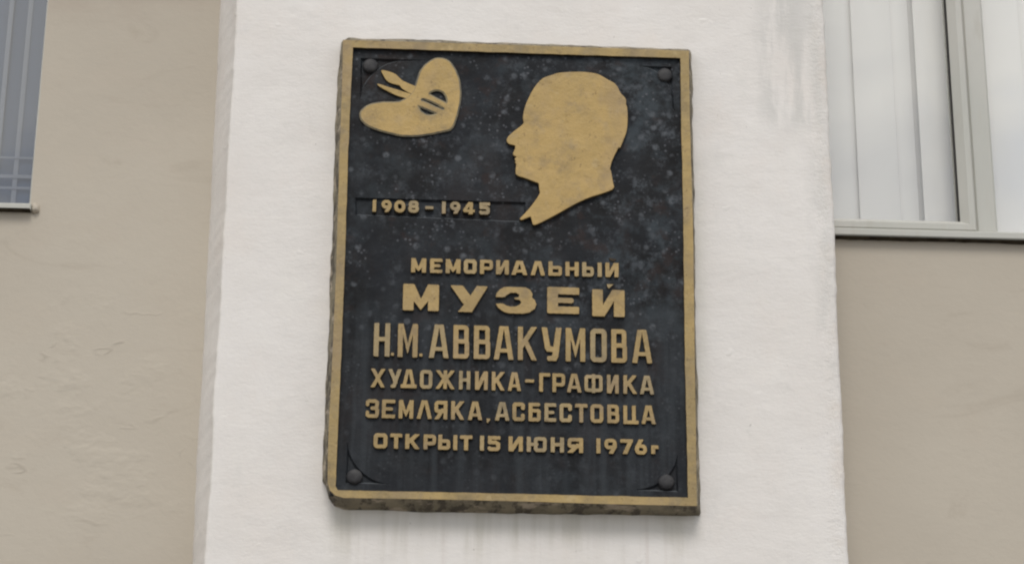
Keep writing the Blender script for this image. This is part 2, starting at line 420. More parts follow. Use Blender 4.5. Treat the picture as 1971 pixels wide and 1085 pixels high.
# pilaster: profile swept upwards with uneven hand-trowelled arrises
def pilaster():
    zs = list(np.concatenate([np.arange(0, 2.2, .12), np.arange(2.2, 3.75, .006), np.arange(3.78, 7.2, .12)]))
    a0, a1 = X(455, 0, 0), X(393, 1085, 0); za0, za1 = Z(455, 0, 0), Z(393, 1085, 0)
    b0, b1 = X(425, 0, YW), X(370, 1085, YW); zb0, zb1 = Z(425, 0, YW), Z(370, 1085, YW)
    c0, c1 = X(1586, 0, 0), X(1636, 1085, 0)
    V, rows = [], 0
    def lerp(p, q, u0, u1, u): 
        k = (u-u0)/(u1-u0); k = min(max(k, -.3), 1.3); return p+(q-p)*k
    fx = np.linspace(0, 1, 150)
    for z in zs:
        xl = lerp(a0, a1, za0, za1, z) + .0030*mnoise.noise(Vector((z*7, 1, 0))) + .0018*mnoise.noise(Vector((z*45, 1, 4)))
        xb = lerp(b0, b1, zb0, zb1, z) + .0022*mnoise.noise(Vector((z*5, 8, 0))) + .0009*mnoise.noise(Vector((z*28, 8, 0)))
        xr = lerp(c0, c1, za0, za1, z) + .0040*mnoise.noise(Vector((z*4, 3, 0))) + .0018*mnoise.noise(Vector((z*40, 3, 0)))
        row = [(xb, YW+.02, z), (xb, YW-.001, z)]
        rl = .006+.002*mnoise.noise(Vector((z*15, 9, 9)))
        for k in (0.33, .66): row.append((xb+(xl-xb)*k, YW*(1-k)+.0015*mnoise.noise(Vector((z*12, k*9, 2))), z))
        for a in (0, 30, 60, 90): row.append((xl+rl*(1-math.cos(R(a)))*.8, rl*(1-math.sin(R(a))), z))
        s, e = row[-1][0], xr-.008
        for u in fx[1:-1]:
            x = s+(e-s)*u
            d = .0014*mnoise.noise(Vector((x*3.5, z*3.5, 0)))+.0008*mnoise.noise(Vector((x*14, z*20, 3)))+.00035*mnoise.noise(Vector((x*40, z*90, 5)))
            k = min(1, u*12, (1-u)*12)
            # ridge of thick render along the right-hand arris
            row.append((x, d*k, z))
        for a in (90, 60, 30, 0): row.append((e+.008*math.cos(R(a)), .008*(1-math.sin(R(a))), z))
        row.append((xr, YW+.02, z))
        V += row; rows += 1; n = len(row)
    Fc = [(r*n+i, r*n+i+1, (r+1)*n+i+1, (r+1)*n+i) for r in range(rows-1) for i in range(n-1)]
    return mesh('pilaster', V, Fc, m_white, bld, smooth=True)
pilaster()

# ------------------------------------------------------------------ windows
def window(name_label, x0, x1, z0, z1, ysill, kind):
    w = empty('window', (0, 0, 0)); w.parent = bld
    w.location = Vector(((x0+x1)/2, YW, z0)) - wloc(bld)
    w['label'] = name_label
    return w
# right window
wr = window('white plastic window with an opening sash and a fixed light', RX0, RX1, RZ0, RZ1, 0, 0)
y0 = YW+.004
zg1 = Z(1700, 425.5, y0+.012); zr1 = Z(1760, 443.5, y0)      # lower edge of the glass, lower edge of the sash
zs0 = Z(1790, 457, YW-.016)
sx0, sx1 = X(1851, 428, y0), X(1880, 440, y0)
mx1 = X(1923, 440, y0)
# outer frame: bottom rail, mullion, far jamb, head, near jamb (mitred lengths butt end to end)
box('frame', m_pvc, wr, sx1+.0015, mx1, y0+.006, y0+.07, zr1+.0005, RZ1-.04, .004)
box('frame', m_pvc, wr, RX1-.045, RX1-.001, y0+.006, y0+.07, zr1+.0005, RZ1-.04, .004)
box('frame', m_pvc, wr, RX0+.001, RX0+.03, y0+.006, y0+.07, zr1+.0005, RZ1-.04, .004)
box('frame', m_pvc, wr, RX0+.001, RX1-.001, y0+.006, y0+.07, RZ1-.0395, RZ1-.001, .004)
box('frame', m_pvc, wr, RX0+.001, RX1-.001, y0-.004, y0+.072, RZ0-.001, zr1, .003)
# sash: four mitred rails with a sloped glazing bead
def sash(xa, xb, za, zb, yf, parent, wl, wr_, wb, wt, depth=.045, lip=.014):
    o = [(xa, za), (xb, za), (xb, zb), (xa, zb)]
    i1 = [(xa+wl-lip, za+wb-lip*.6), (xb-wr_+lip, za+wb-lip*.6), (xb-wr_+lip, zb-wt+lip), (xa+wl-lip, zb-wt+lip)]
    i2 = [(xa+wl, za+wb), (xb-wr_, za+wb), (xb-wr_, zb-wt), (xa+wl, zb-wt)]
    bv = .0025
    for k in range(4):
        j = (k+1) % 4
        def ring(l, y): return [(l[k][0], y, l[k][1]), (l[j][0], y, l[j][1])]
        cxm, czm = (xa+xb)/2, (za+zb)/2
        def ins(l, d): return [(x+(d if x < cxm else -d), z+(d if z < czm else -d)) for x, z in l]
        R_ = [ring(o, yf+depth), ring(o, yf+bv), ring(ins(o, bv), yf), ring(i1, yf), ring(i2, yf+.010), ring(i2, yf+depth)]
        V = [p for r in R_ for p in r]; n = len(R_)
        Fc = [(2*a, 2*a+1, 2*a+3, 2*a+2) for a in range(n-1)]
        mesh('sash_rail', V, Fc, m_pvc, parent)
    return i2
ys = y0-.002
i2 = sash(RX0+.03, sx1, zr1+.0008, RZ1-.041, ys, wr, .05, sx1-sx0, zg1-zr1, .05)
gx0, gz0, gx1, gz1 = i2[0][0], i2[0][1], i2[2][0], i2[2][1]
yg = ys+.014
box('gasket', m_gask, wr, gx1-.0028, gx1-.0002, yg-.003, yg+.004, gz0+.0002, gz1-.0002)
box('gasket', m_gask, wr, gx0+.0002, gx0+.004, yg-.003, yg+.004, gz0+.0002, gz1-.0002)
box('pane', m_glass, wr, gx0-.004, gx1+.004, yg+.005, yg+.006, gz0-.004, gz1+.004)
box('pane', m_glass, wr, mx1+.0003, RX1-.0453, yg+.012, yg+.013, zr1+.0005, RZ1-.04)
# sill: thin pressed strip
box('sill', m_pvc, wr, RX0+.002, RX1+.03, YW-.016, YW+.003, zs0, RZ0-.0015, .0025)
# ragged open joint beneath the sill
def joint(parent, x0, x1, z, seed, drop):
    V, Fc = [], []
    n = int((x1-x0)/.004)
    for i in range(n+1):
        x = x0+(x1-x0)*i/n
        d = drop*(.55+.9*max(-.5, mnoise.noise(Vector((x*14, seed, 0))))+.35*mnoise.noise(Vector((x*60, seed, 3))))
        V += [(x, YW-.0155, z-.0003), (x, YW-.004, z-max(.0008, d)), (x, YW+.0005, z-max(.001, d)*1.3)]
    for i in range(n):
        a = i*3; Fc += [(a, a+1, a+4, a+3), (a+1, a+2, a+5, a+4)]
    mesh('joint', V, Fc, m_foam, parent)
joint(wr, RX0+.003, RX1+.028, zs0, 3, .0022)

# left window: plaster laps over its frame, so glass meets the wall edge
wl = window('narrowly visible window with its frame lapped by plaster and a pale sill', LX0, LX1, LZ0, LZ1, 0, 1)
yl = YW+.012
box('frame', m_pvc, wl, LX1-.0045, LX1+.05, yl, yl+.06, LZ0+.001, LZ1-.001, .001)
box('frame', m_pvc, wl, LX0-.05, LX0+.03, yl, yl+.06, LZ0+.001, LZ1-.001, .001)
box('frame', m_pvc, wl, LX0+.0305, LX1-.005, yl, yl+.06, LZ0-.03, LZ0+.004, .001)
box('frame', m_pvc, wl, LX0+.0305, LX1-.005, yl, yl+.06, LZ1-.03, LZ1+.04, .001)
box('pane', m_glass, wl, LX0+.0305, LX1-.005, yl+.012, yl+.013, LZ0+.0045, LZ1-.0305)
lz0, lz1 = Z(30, 402, YW-.012), Z(30, 390.5, YW-.012)
box('sill', m_pvc, wl, LX0-.03, X(62, 396, YW), YW-.012, YW+.011, lz0, lz1, .002)
joint(wl, LX0-.03, X(61, 396, YW), lz0, 9, .002)
# plaster dab at the end of the sill
def blob(name, c, r, m, parent, seed):
    V, Fc = [], []; nu, nv = 14, 8
    for j in range(nv+1):
        for i in range(nu):
            a, b = 2*math.pi*i/nu, math.pi*j/nv
            d = Vector((math.cos(a)*math.sin(b), math.sin(a)*math.sin(b), math.cos(b)))
            k = 1+.35*mnoise.noise(d*1.6+Vector((seed, 0, 0)))
            V.append((c[0]+d.x*r[0]*k, c[1]+d.y*r[1]*k, c[2]+d.z*r[2]*k))
    for j in range(nv):
        for i in range(nu): Fc.append((j*nu+i, (j+1)*nu+i, (j+1)*nu+(i+1) % nu, j*nu+(i+1) % nu))
    return mesh(name, V, Fc, m, parent, smooth=True)
blob('plaster_dab', (X(69, 394, YW), YW-.001, (lz0+lz1)/2), (.0075, .009, .0085), m_wall, wl, 3)

# ------------------------------------------------------------------ vertical blinds
def slatmesh(w, h, bow, m):
    V, Fc = [], []; n = 6
    for z in (0, h):
        for i in range(n+1):
            u = i/n-.5; V.append((u*w, -bow*(1-4*u*u), z))
    for i in range(n): Fc.append((i, i+1, n+2+i, n+1+i))
    me = bpy.data.meshes.new('slat'); me.from_pydata(V, [], Fc); me.materials.append(m); me.update()
    me.polygons.foreach_set('use_smooth', [True]*len(me.polygons)); return me
def blind(label, spans, z0, z1, y, m, grp, sag=.004):
    """one slat per span (left edge, right edge), alternately a little nearer and farther"""
    xa, xb = min(p[0] for p in spans), max(p[1] for p in spans)
    e = empty('vertical_blind', ((xa+xb)/2, y, z0), label=label, category='blind', group=grp); rnd = random.Random(5)
    for k, (a, b) in enumerate(spans):
        o = bpy.data.objects.new('slat', slatmesh(b-a, z1-z0, sag, m)); COL.objects.link(o); o.parent = e
        o.location = ((a+b)/2-e.location.x, .007*(k % 2), 0); o.rotation_euler = (0, 0, R(rnd.uniform(-4, 4)))
    return e
gr = 'vertical blinds hanging behind the window glass'
YS = YW+.075
xs_ = lambda *q: [X(p, 425, YS) for p in q]
e_ = xs_(1530, 1592, 1586, 1664, 1656, 1735, 1728, 1772, 1780, 1856)
blind('white vertical fabric blind behind the sash pane right of the pilaster', [(e_[i], e_[i+1]) for i in range(0, 10, 2)], zg1-.03, RZ1-.06, YS, m_blind, gr)
e_ = xs_(1905, 1990, 1984, 2066, 2060, 2140)
blind('white vertical fabric blind behind the fixed pane at the far right edge', [(e_[i], e_[i+1]) for i in range(0, 6, 2)], zr1-.03, RZ1-.06, YS, m_blind, gr)
bl = None
sp_ = []
xk = X(60, 385, YS)
while xk > LX0-.03:
    xl_ = xk-(X(60, 385, YS)-X(30, 385, YS)); sp_.append((xl_, xk)); xk = xl_-(X(30, 385, YS)-X(22, 385, YS))
sp_.append((X(68, 385, YS), X(110, 385, YS)))
bl = blind('vertical fabric blind in the left window, coloured grey blue for the reflected sky', sp_, LZ0-.02, LZ1-.05, YS, m_blindg, gr, .001)
for (a0_, a1_), (b0_, b1_) in zip(sp_, sp_[1:-1]):      # pale strips where neighbouring slats overlap
    wd = a0_-b1_; o = bpy.data.objects.new('slat', slatmesh(wd+.001, LZ1-.05-LZ0+.02, .0005, m_blindl)); COL.objects.link(o); o.parent = bl
    o.location = ((a0_+b1_)/2-bl.location.x, -.004, 0)
def net(label, xa, xb, za, zb, m):
    V, Fc = [], []; n = 120
    for i in range(n+1):
        x = xa+(xb-xa)*i/n; yy = YW+.098+.005*math.sin(i*.9); V += [(x, yy, za), (x, yy, zb)]
    for i in range(n): Fc.append((2*i, 2*i+2, 2*i+3, 2*i+1))
    mesh('net_curtain', V, Fc, m, None, smooth=True, label=label, category='curtain')
net('pale net curtain behind the sky-tinted blind of the left window', LX0+.02, LX1+.07, LZ0-.03, LZ1-.03, m_blindl)
net('white net curtain glimpsed between the slats right of the pilaster', RX0+.04, RX1-.05, RZ0-.03, RZ1-.03, m_blind)
# chains that link the weights of the slats
for py, th in ((304, .0035), (340, .0065), (362, .0045)):
    zz = Z(30, py, YW+.07)
    V, Fc = boxvf(LX0+.04, LX1+.03, YS-.006, YS-.005, zz-th/2, zz+th/2)
    mesh('linking_chain', V, Fc, m_blindl, bl)

# ------------------------------------------------------------------ plaque
plq = empty('memorial_plaque', (0, 0, ZC-.42), category='plaque',
            label='dark cast memorial plaque with gilded frame, Cyrillic lettering, head silhouette and palette')
front = [(660, 77), (900, 84), (1100, 90.5), (1326, 98), (1328, 230), (1334, 440), (1337.5, 700), (1341.5, 973),
         (1160, 969), (1000, 964), (850, 960.5), (700, 958), (662, 957.5), (646, 953), (635, 943), (630.5, 928), (631, 880), (632, 840), (640, 680), (647, 520), (654, 280), (658, 180)]
back = [(655, 84), (668, 74), (900, 82), (1100, 89), (1328, 97), (1331, 104), (1332.5, 230), (1337, 440), (1337.5, 620), (1341, 700), (1344, 850), (1348, 992),
        (1160, 990), (1000, 988), (850, 985), (700, 983), (662, 981), (644, 973), (632, 957), (626, 935), (619, 926), (622, 840), (631, 680), (637, 520), (645, 280), (648, 180), (652, 120)]
inner = [(679.5, 91.5), (900, 99), (1100, 105.5), (1309.8, 112), (1311, 230), (1315.5, 440), (1318.5, 700), (1324.5, 957),
         (1160, 953.5), (1000, 949.5), (850, 946.5), (650, 942.5), (646, 935), (650, 840), (657, 680), (663, 520), (670, 300), (675, 180)]
def resample(l, n):
    P = [l[i] for i in range(len(l))]+[l[0]]
    d = [0]
    for a, b in zip(P, P[1:]): d.append(d[-1]+math.hypot(b[0]-a[0], b[1]-a[1]))
    r = []; k = 0
    for i in range(n):
        s = d[-1]*i/n
        while d[k+1] < s: k += 1
        u = (s-d[k])/(d[k+1]-d[k]); r.append((P[k][0]+(P[k+1][0]-P[k][0])*u, P[k][1]+(P[k+1][1]-P[k][1])*u))
    return r
# body of the casting: the drafted, chipped edge between front and back outline
def edge_body():
    n = 900
    f = to_xz(front, YF); b = to_xz(back, 0)
    cx, cz = 0.0, ZC
    # match the two outlines by angle about the centre
    def by_angle(l, k):
        P = resample(l, 6000); A = [math.atan2((z-cz)*.72, x-cx) for x, z in P]
        order = sorted(range(len(P)), key=lambda i: A[i]); AA = [A[i] for i in order]; PP = [P[i] for i in order]
        import bisect
        r = []
        for i in range(k):
            t = -math.pi+2*math.pi*(i+.5)/k; j = min(bisect.bisect(AA, t), len(PP)-1); r.append(PP[j])
        return r
    fa, ba = by_angle(f, n), by_angle(b, n)
    V, Fc = [], []
    L_ = [(0, YF+.0004), (.08, YF+.004), (.3, -.027), (.55, -.019), (.8, -.010), (1, -.003), (1.0, .004)]
    for k, y in L_:
        for i in range(n):
            x, z = fa[i][0]+(ba[i][0]-fa[i][0])*k, fa[i][1]+(ba[i][1]-fa[i][1])*k
            w = math.sin(min(1, k*1.4)*math.pi*.62) if k else 0
            q = mnoise.noise_vector(Vector((x*45, y*70, z*45)))*.0016+mnoise.noise_vector(Vector((x*16, y*30, z*16)))*.0022
            V.append((x+q.x*w, y, z+q.z*w))
    for r in range(len(L_)-1):
        for i in range(n):
            j = (i+1) % n; Fc.append((r*n+i, (r+1)*n+i, (r+1)*n+j, r*n+j))
    return mesh('edge', V, Fc, m_edge, plq, smooth=True)
edge_body()
slab('frame', [subdiv(to_xz(front, YF), .004, 0), to_xz(subdiv(inner, 6, .7, 4), YF)], YF, YB+.002, [m_gold2, m_side], plq, draft=.0)
# field with sunk corner pockets and a sunk panel for the dates
def arcpx(cx, cy, rx, ry, a0, a1, n=14): return [(cx+rx*math.cos(R(a0+(a1-a0)*i/n)), cy-ry*math.sin(R(a0+(a1-a0)*i/n))) for i in range(n+1)]
pock_tl = [(694, 112), (780, 114.5), (830, 116)] + arcpx(782, 205, 90, 88, 88, 176)[2:]
pock_tr = [(1228, 126.5), (1293, 129), (1298, 215)] + arcpx(1228, 200, 66, 72, -6, 88)[:-1]
pock_bl = [(668, 851), (665, 929), (761, 932)] + arcpx(761, 846, 92, 86, 268, 183, 16)[1:]
pock_br = [(1224, 943), (1306, 946), (1304, 872)] + arcpx(1222, 866, 82, 75, -4, -88)[1:]
pock_d = [(683, 380), (1012, 389), (1012, 428), (684, 414)]
holes = [to_xz(subdiv(p, 5, .5, 9), YB) for p in (pock_tl, pock_tr, pock_bl, pock_br, pock_d)]
outer = to_xz([(672, 84), (1317, 104), (1333, 966), (637, 951)], YB)
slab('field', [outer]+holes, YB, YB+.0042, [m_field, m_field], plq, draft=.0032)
v, f = boxvf(outer[3][0], outer[2][0], YB+.004, YB+.006, outer[3][1], outer[1][1]-.002)
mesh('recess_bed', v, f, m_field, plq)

# bolts
def bolt(px, py, r, h, seed):
    c = pt(px, py, YB-.004); V, Fc = [], []; nu = 28; prof = [(1.06, .0045), (1.02, .001), (.98, -h*.35), (.86, -h*.68), (.62, -h*.9), (.32, -h*.98), (0.02, -h)]
    for k, (rr, y) in enumerate(prof):
        for i in range(nu):
            a = 2*math.pi*i/nu
            q = 1+.05*mnoise.noise(Vector((math.cos(a)*2, math.sin(a)*2, seed+k*.3)))
            V.append((c[0]+rr*r*q*math.cos(a), YB+y, c[2]+rr*r*q*math.sin(a)))
    for k in range(len(prof)-1):
        for i in range(nu): Fc.append((k*nu+i, k*nu+(i+1) % nu, (k+1)*nu+(i+1) % nu, (k+1)*nu+i))
    Fc.append(tuple(range((len(prof)-1)*nu, len(prof)*nu)))
    mesh('bolt', V, Fc, m_bolt, plq, smooth=True)
for k, (px, py) in enumerate(((713, 125), (1280, 143), (682, 916), (1283, 926))): bolt(px, py, .0128, .0052, k*3.1)

# head silhouette
Z2 = lambda l: [(950+x*.22124, 60+y*.22124) for x, y in l]
Z4 = lambda l: [(940+x*.22124, 280+y*.22124) for x, y in l]
Zm = lambda l: [(960+x*.2028, 220+y*.2028) for x, y in l]
head = Zm([(235, 95), (210, 118), (160, 155), (100, 205), (82, 235), (80, 255), (92, 272), (112, 283), (140, 288), (163, 296), (160, 330), (148, 352), (139, 374), (148, 392), (182, 402),
           (166, 412), (155, 424), (166, 440), (157, 455), (173, 472), (168, 500), (164, 540), (168, 568), (190, 583), (250, 600), (320, 628), (386, 651), (388, 690), (392, 720), (398, 745),
           (380, 780), (330, 850), (290, 900), (240, 955), (203, 992), (215, 999), (250, 985), (305, 962), (318, 1000), (328, 1045), (345, 1045)])
head += Z4([(480, 655), (600, 590), (760, 500), (870, 450), (1000, 410), (1093, 374), (1078, 310), (1065, 230), (1053, 205), (1065, 150), (1092, 85), (1135, 5)])
head += Z2([(1095, 1020), (1128, 940), (1148, 890), (1160, 830), (1163, 730), (1157, 655), (1147, 640), (1150, 600), (1140, 580), (1100, 540), (1078, 490), (1050, 455), (1000, 430), (930, 388), (880, 370), (780, 358), (650, 360), (560, 368),
            (500, 388), (440, 408), (400, 440), (360, 490), (320, 560), (280, 650), (264, 715), (260, 760), (268, 795)])
slab('portrait_silhouette', [to_xz(chaikin(head), YL-.002)], YL-.002, YB+.003, [m_gold, m_side], plq, draft=.001, shoulder=.0009)
# palette with two brushes
Z1 = lambda l: [(640+x*.22113, 60+y*.22113) for x, y in l]
pal = Z1([(900, 242), (960, 240), (1015, 268), (1065, 335), (1098, 430), (1110, 520), (1104, 620), (1086, 700), (1062, 780), (1042, 830), (1015, 855), (960, 865), (870, 885), (760, 903), (680, 906), (600, 902), (500, 880), (390, 850), (300, 812),
          (255, 765), (246, 725), (258, 690), (300, 655), (370, 630), (450, 622), (540, 625), (595, 616), (640, 592), (690, 550), (722, 500), (735, 455), (752, 400), (770, 350), (815, 292), (860, 260)])
h1 = Z1([(828, 548), (850, 524), (885, 508), (930, 508), (972, 528), (998, 570), (1004, 605), (998, 636), (950, 612), (890, 580)])
h2 = Z1([(762, 605), (780, 580), (830, 592), (900, 622), (982, 672), (962, 692), (870, 652), (810, 622)])
h3 = Z1([(738, 642), (790, 660), (850, 686), (922, 714), (890, 732), (850, 738), (805, 728), (765, 700), (744, 670)])
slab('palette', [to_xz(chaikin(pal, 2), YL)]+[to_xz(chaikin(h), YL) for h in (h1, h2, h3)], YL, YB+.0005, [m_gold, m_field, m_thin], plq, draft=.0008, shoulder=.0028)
b1 = Z1([(422, 340), (470, 348), (520, 364), (555, 382), (580, 408), (605, 432), (660, 458), (735, 488), (722, 530), (692, 548), (640, 520), (605, 498), (585, 470), (545, 462), (500, 448), (468, 425), (440, 375)])
b2 = Z1([(386, 458), (430, 470), (480, 488), (540, 505), (610, 528), (690, 552), (655, 590), (632, 580), (560, 560), (500, 530), (440, 500), (405, 478)])
slab('brush', [to_xz(chaikin(b1), YL+.0004)], YL+.0004, YB+.003, [m_gold, m_side], plq, draft=.0006, shoulder=.0006)
slab('brush', [to_xz(chaikin(b2), YL+.0004)], YL+.0004, YB+.003, [m_gold, m_side], plq, draft=.0006, shoulder=.0006)

# ------------------------------------------------------------------ raised lettering
# each character is a signed-distance drawing of strokes, contoured and cast as its own relief
class Glyph:
    def __init__(s, w, h, t):
        s.w, s.h, s.t = w, h, t
        c = max(.35, min(.6, h/90)); xs = np.arange(-1.5, w+1.5+c, c); ys_ = np.arange(-1.5, h+1.5+c, c)
        s.xs, s.ys = xs, ys_; s.X, s.Y = np.meshgrid(xs, ys_); s.d = np.full(s.X.shape, 1e9)
    def seg(s, a, b, t):
        ax, ay = a; bx, by = b; vx, vy = bx-ax, by-ay
        k = np.clip(((s.X-ax)*vx+(s.Y-ay)*vy)/(vx*vx+vy*vy+1e-9), 0, 1)
        return np.hypot(s.X-ax-k*vx, s.Y-ay-k*vy)-t/2
    def line(s, *p, t=None, e=0):
        t = t or s.t; p = list(p)
        if e:
            for i, j in ((0, 1), (-1, -2)):
                dx, dy = p[i][0]-p[j][0], p[i][1]-p[j][1]; q = math.hypot(dx, dy); p[i] = (p[i][0]+dx/q*e, p[i][1]+dy/q*e)
        for a, b in zip(p, p[1:]): s.d = np.minimum(s.d, s.seg(a, b, t))
        return s
    def rr(s, x0, y0, x1, y1, r, t=None):
        """ring along a rounded rectangle"""
        t = t or s.t; cx, cy = (x0+x1)/2, (y0+y1)/2; hx, hy = (x1-x0)/2, (y1-y0)/2; r = min(r, hx, hy)
        qx, qy = np.abs(s.X-cx)-hx+r, np.abs(s.Y-cy)-hy+r
        d = np.hypot(np.maximum(qx, 0), np.maximum(qy, 0))+np.minimum(np.maximum(qx, qy), 0)-r
        s.d = np.minimum(s.d, np.abs(d)-t/2); return s
    def poly(s, P):
        d = np.full(s.X.shape, 1e9); sg = np.ones(s.X.shape); n = len(P)
        for i in range(n):
            a, b = P[i], P[i-1]; ex, ey = b[0]-a[0], b[1]-a[1]; wx, wy = s.X-a[0], s.Y-a[1]
            k = np.clip((wx*ex+wy*ey)/(ex*ex+ey*ey+1e-9), 0, 1); d = np.minimum(d, (wx-ex*k)**2+(wy-ey*k)**2)
            c1, c2, c3 = s.Y >= a[1], s.Y < b[1], ex*wy > ey*wx
            m_ = (c1 & c2 & c3) | (~c1 & ~c2 & ~c3); sg = np.where(m_, -sg, sg)
        s.d = np.minimum(s.d, sg*np.sqrt(d)); return s
    def clip(s, r=0.8, x1=None, y0=0):
        x1 = x1 or s.w
        qx, qy = np.abs(s.X-x1/2)-x1/2+r, np.abs(s.Y-(s.h+y0)/2)-(s.h-y0)/2+r
        b = np.hypot(np.maximum(qx, 0), np.maximum(qy, 0))+np.minimum(np.maximum(qx, qy), 0)-r
        s.d = np.maximum(s.d, b); return s

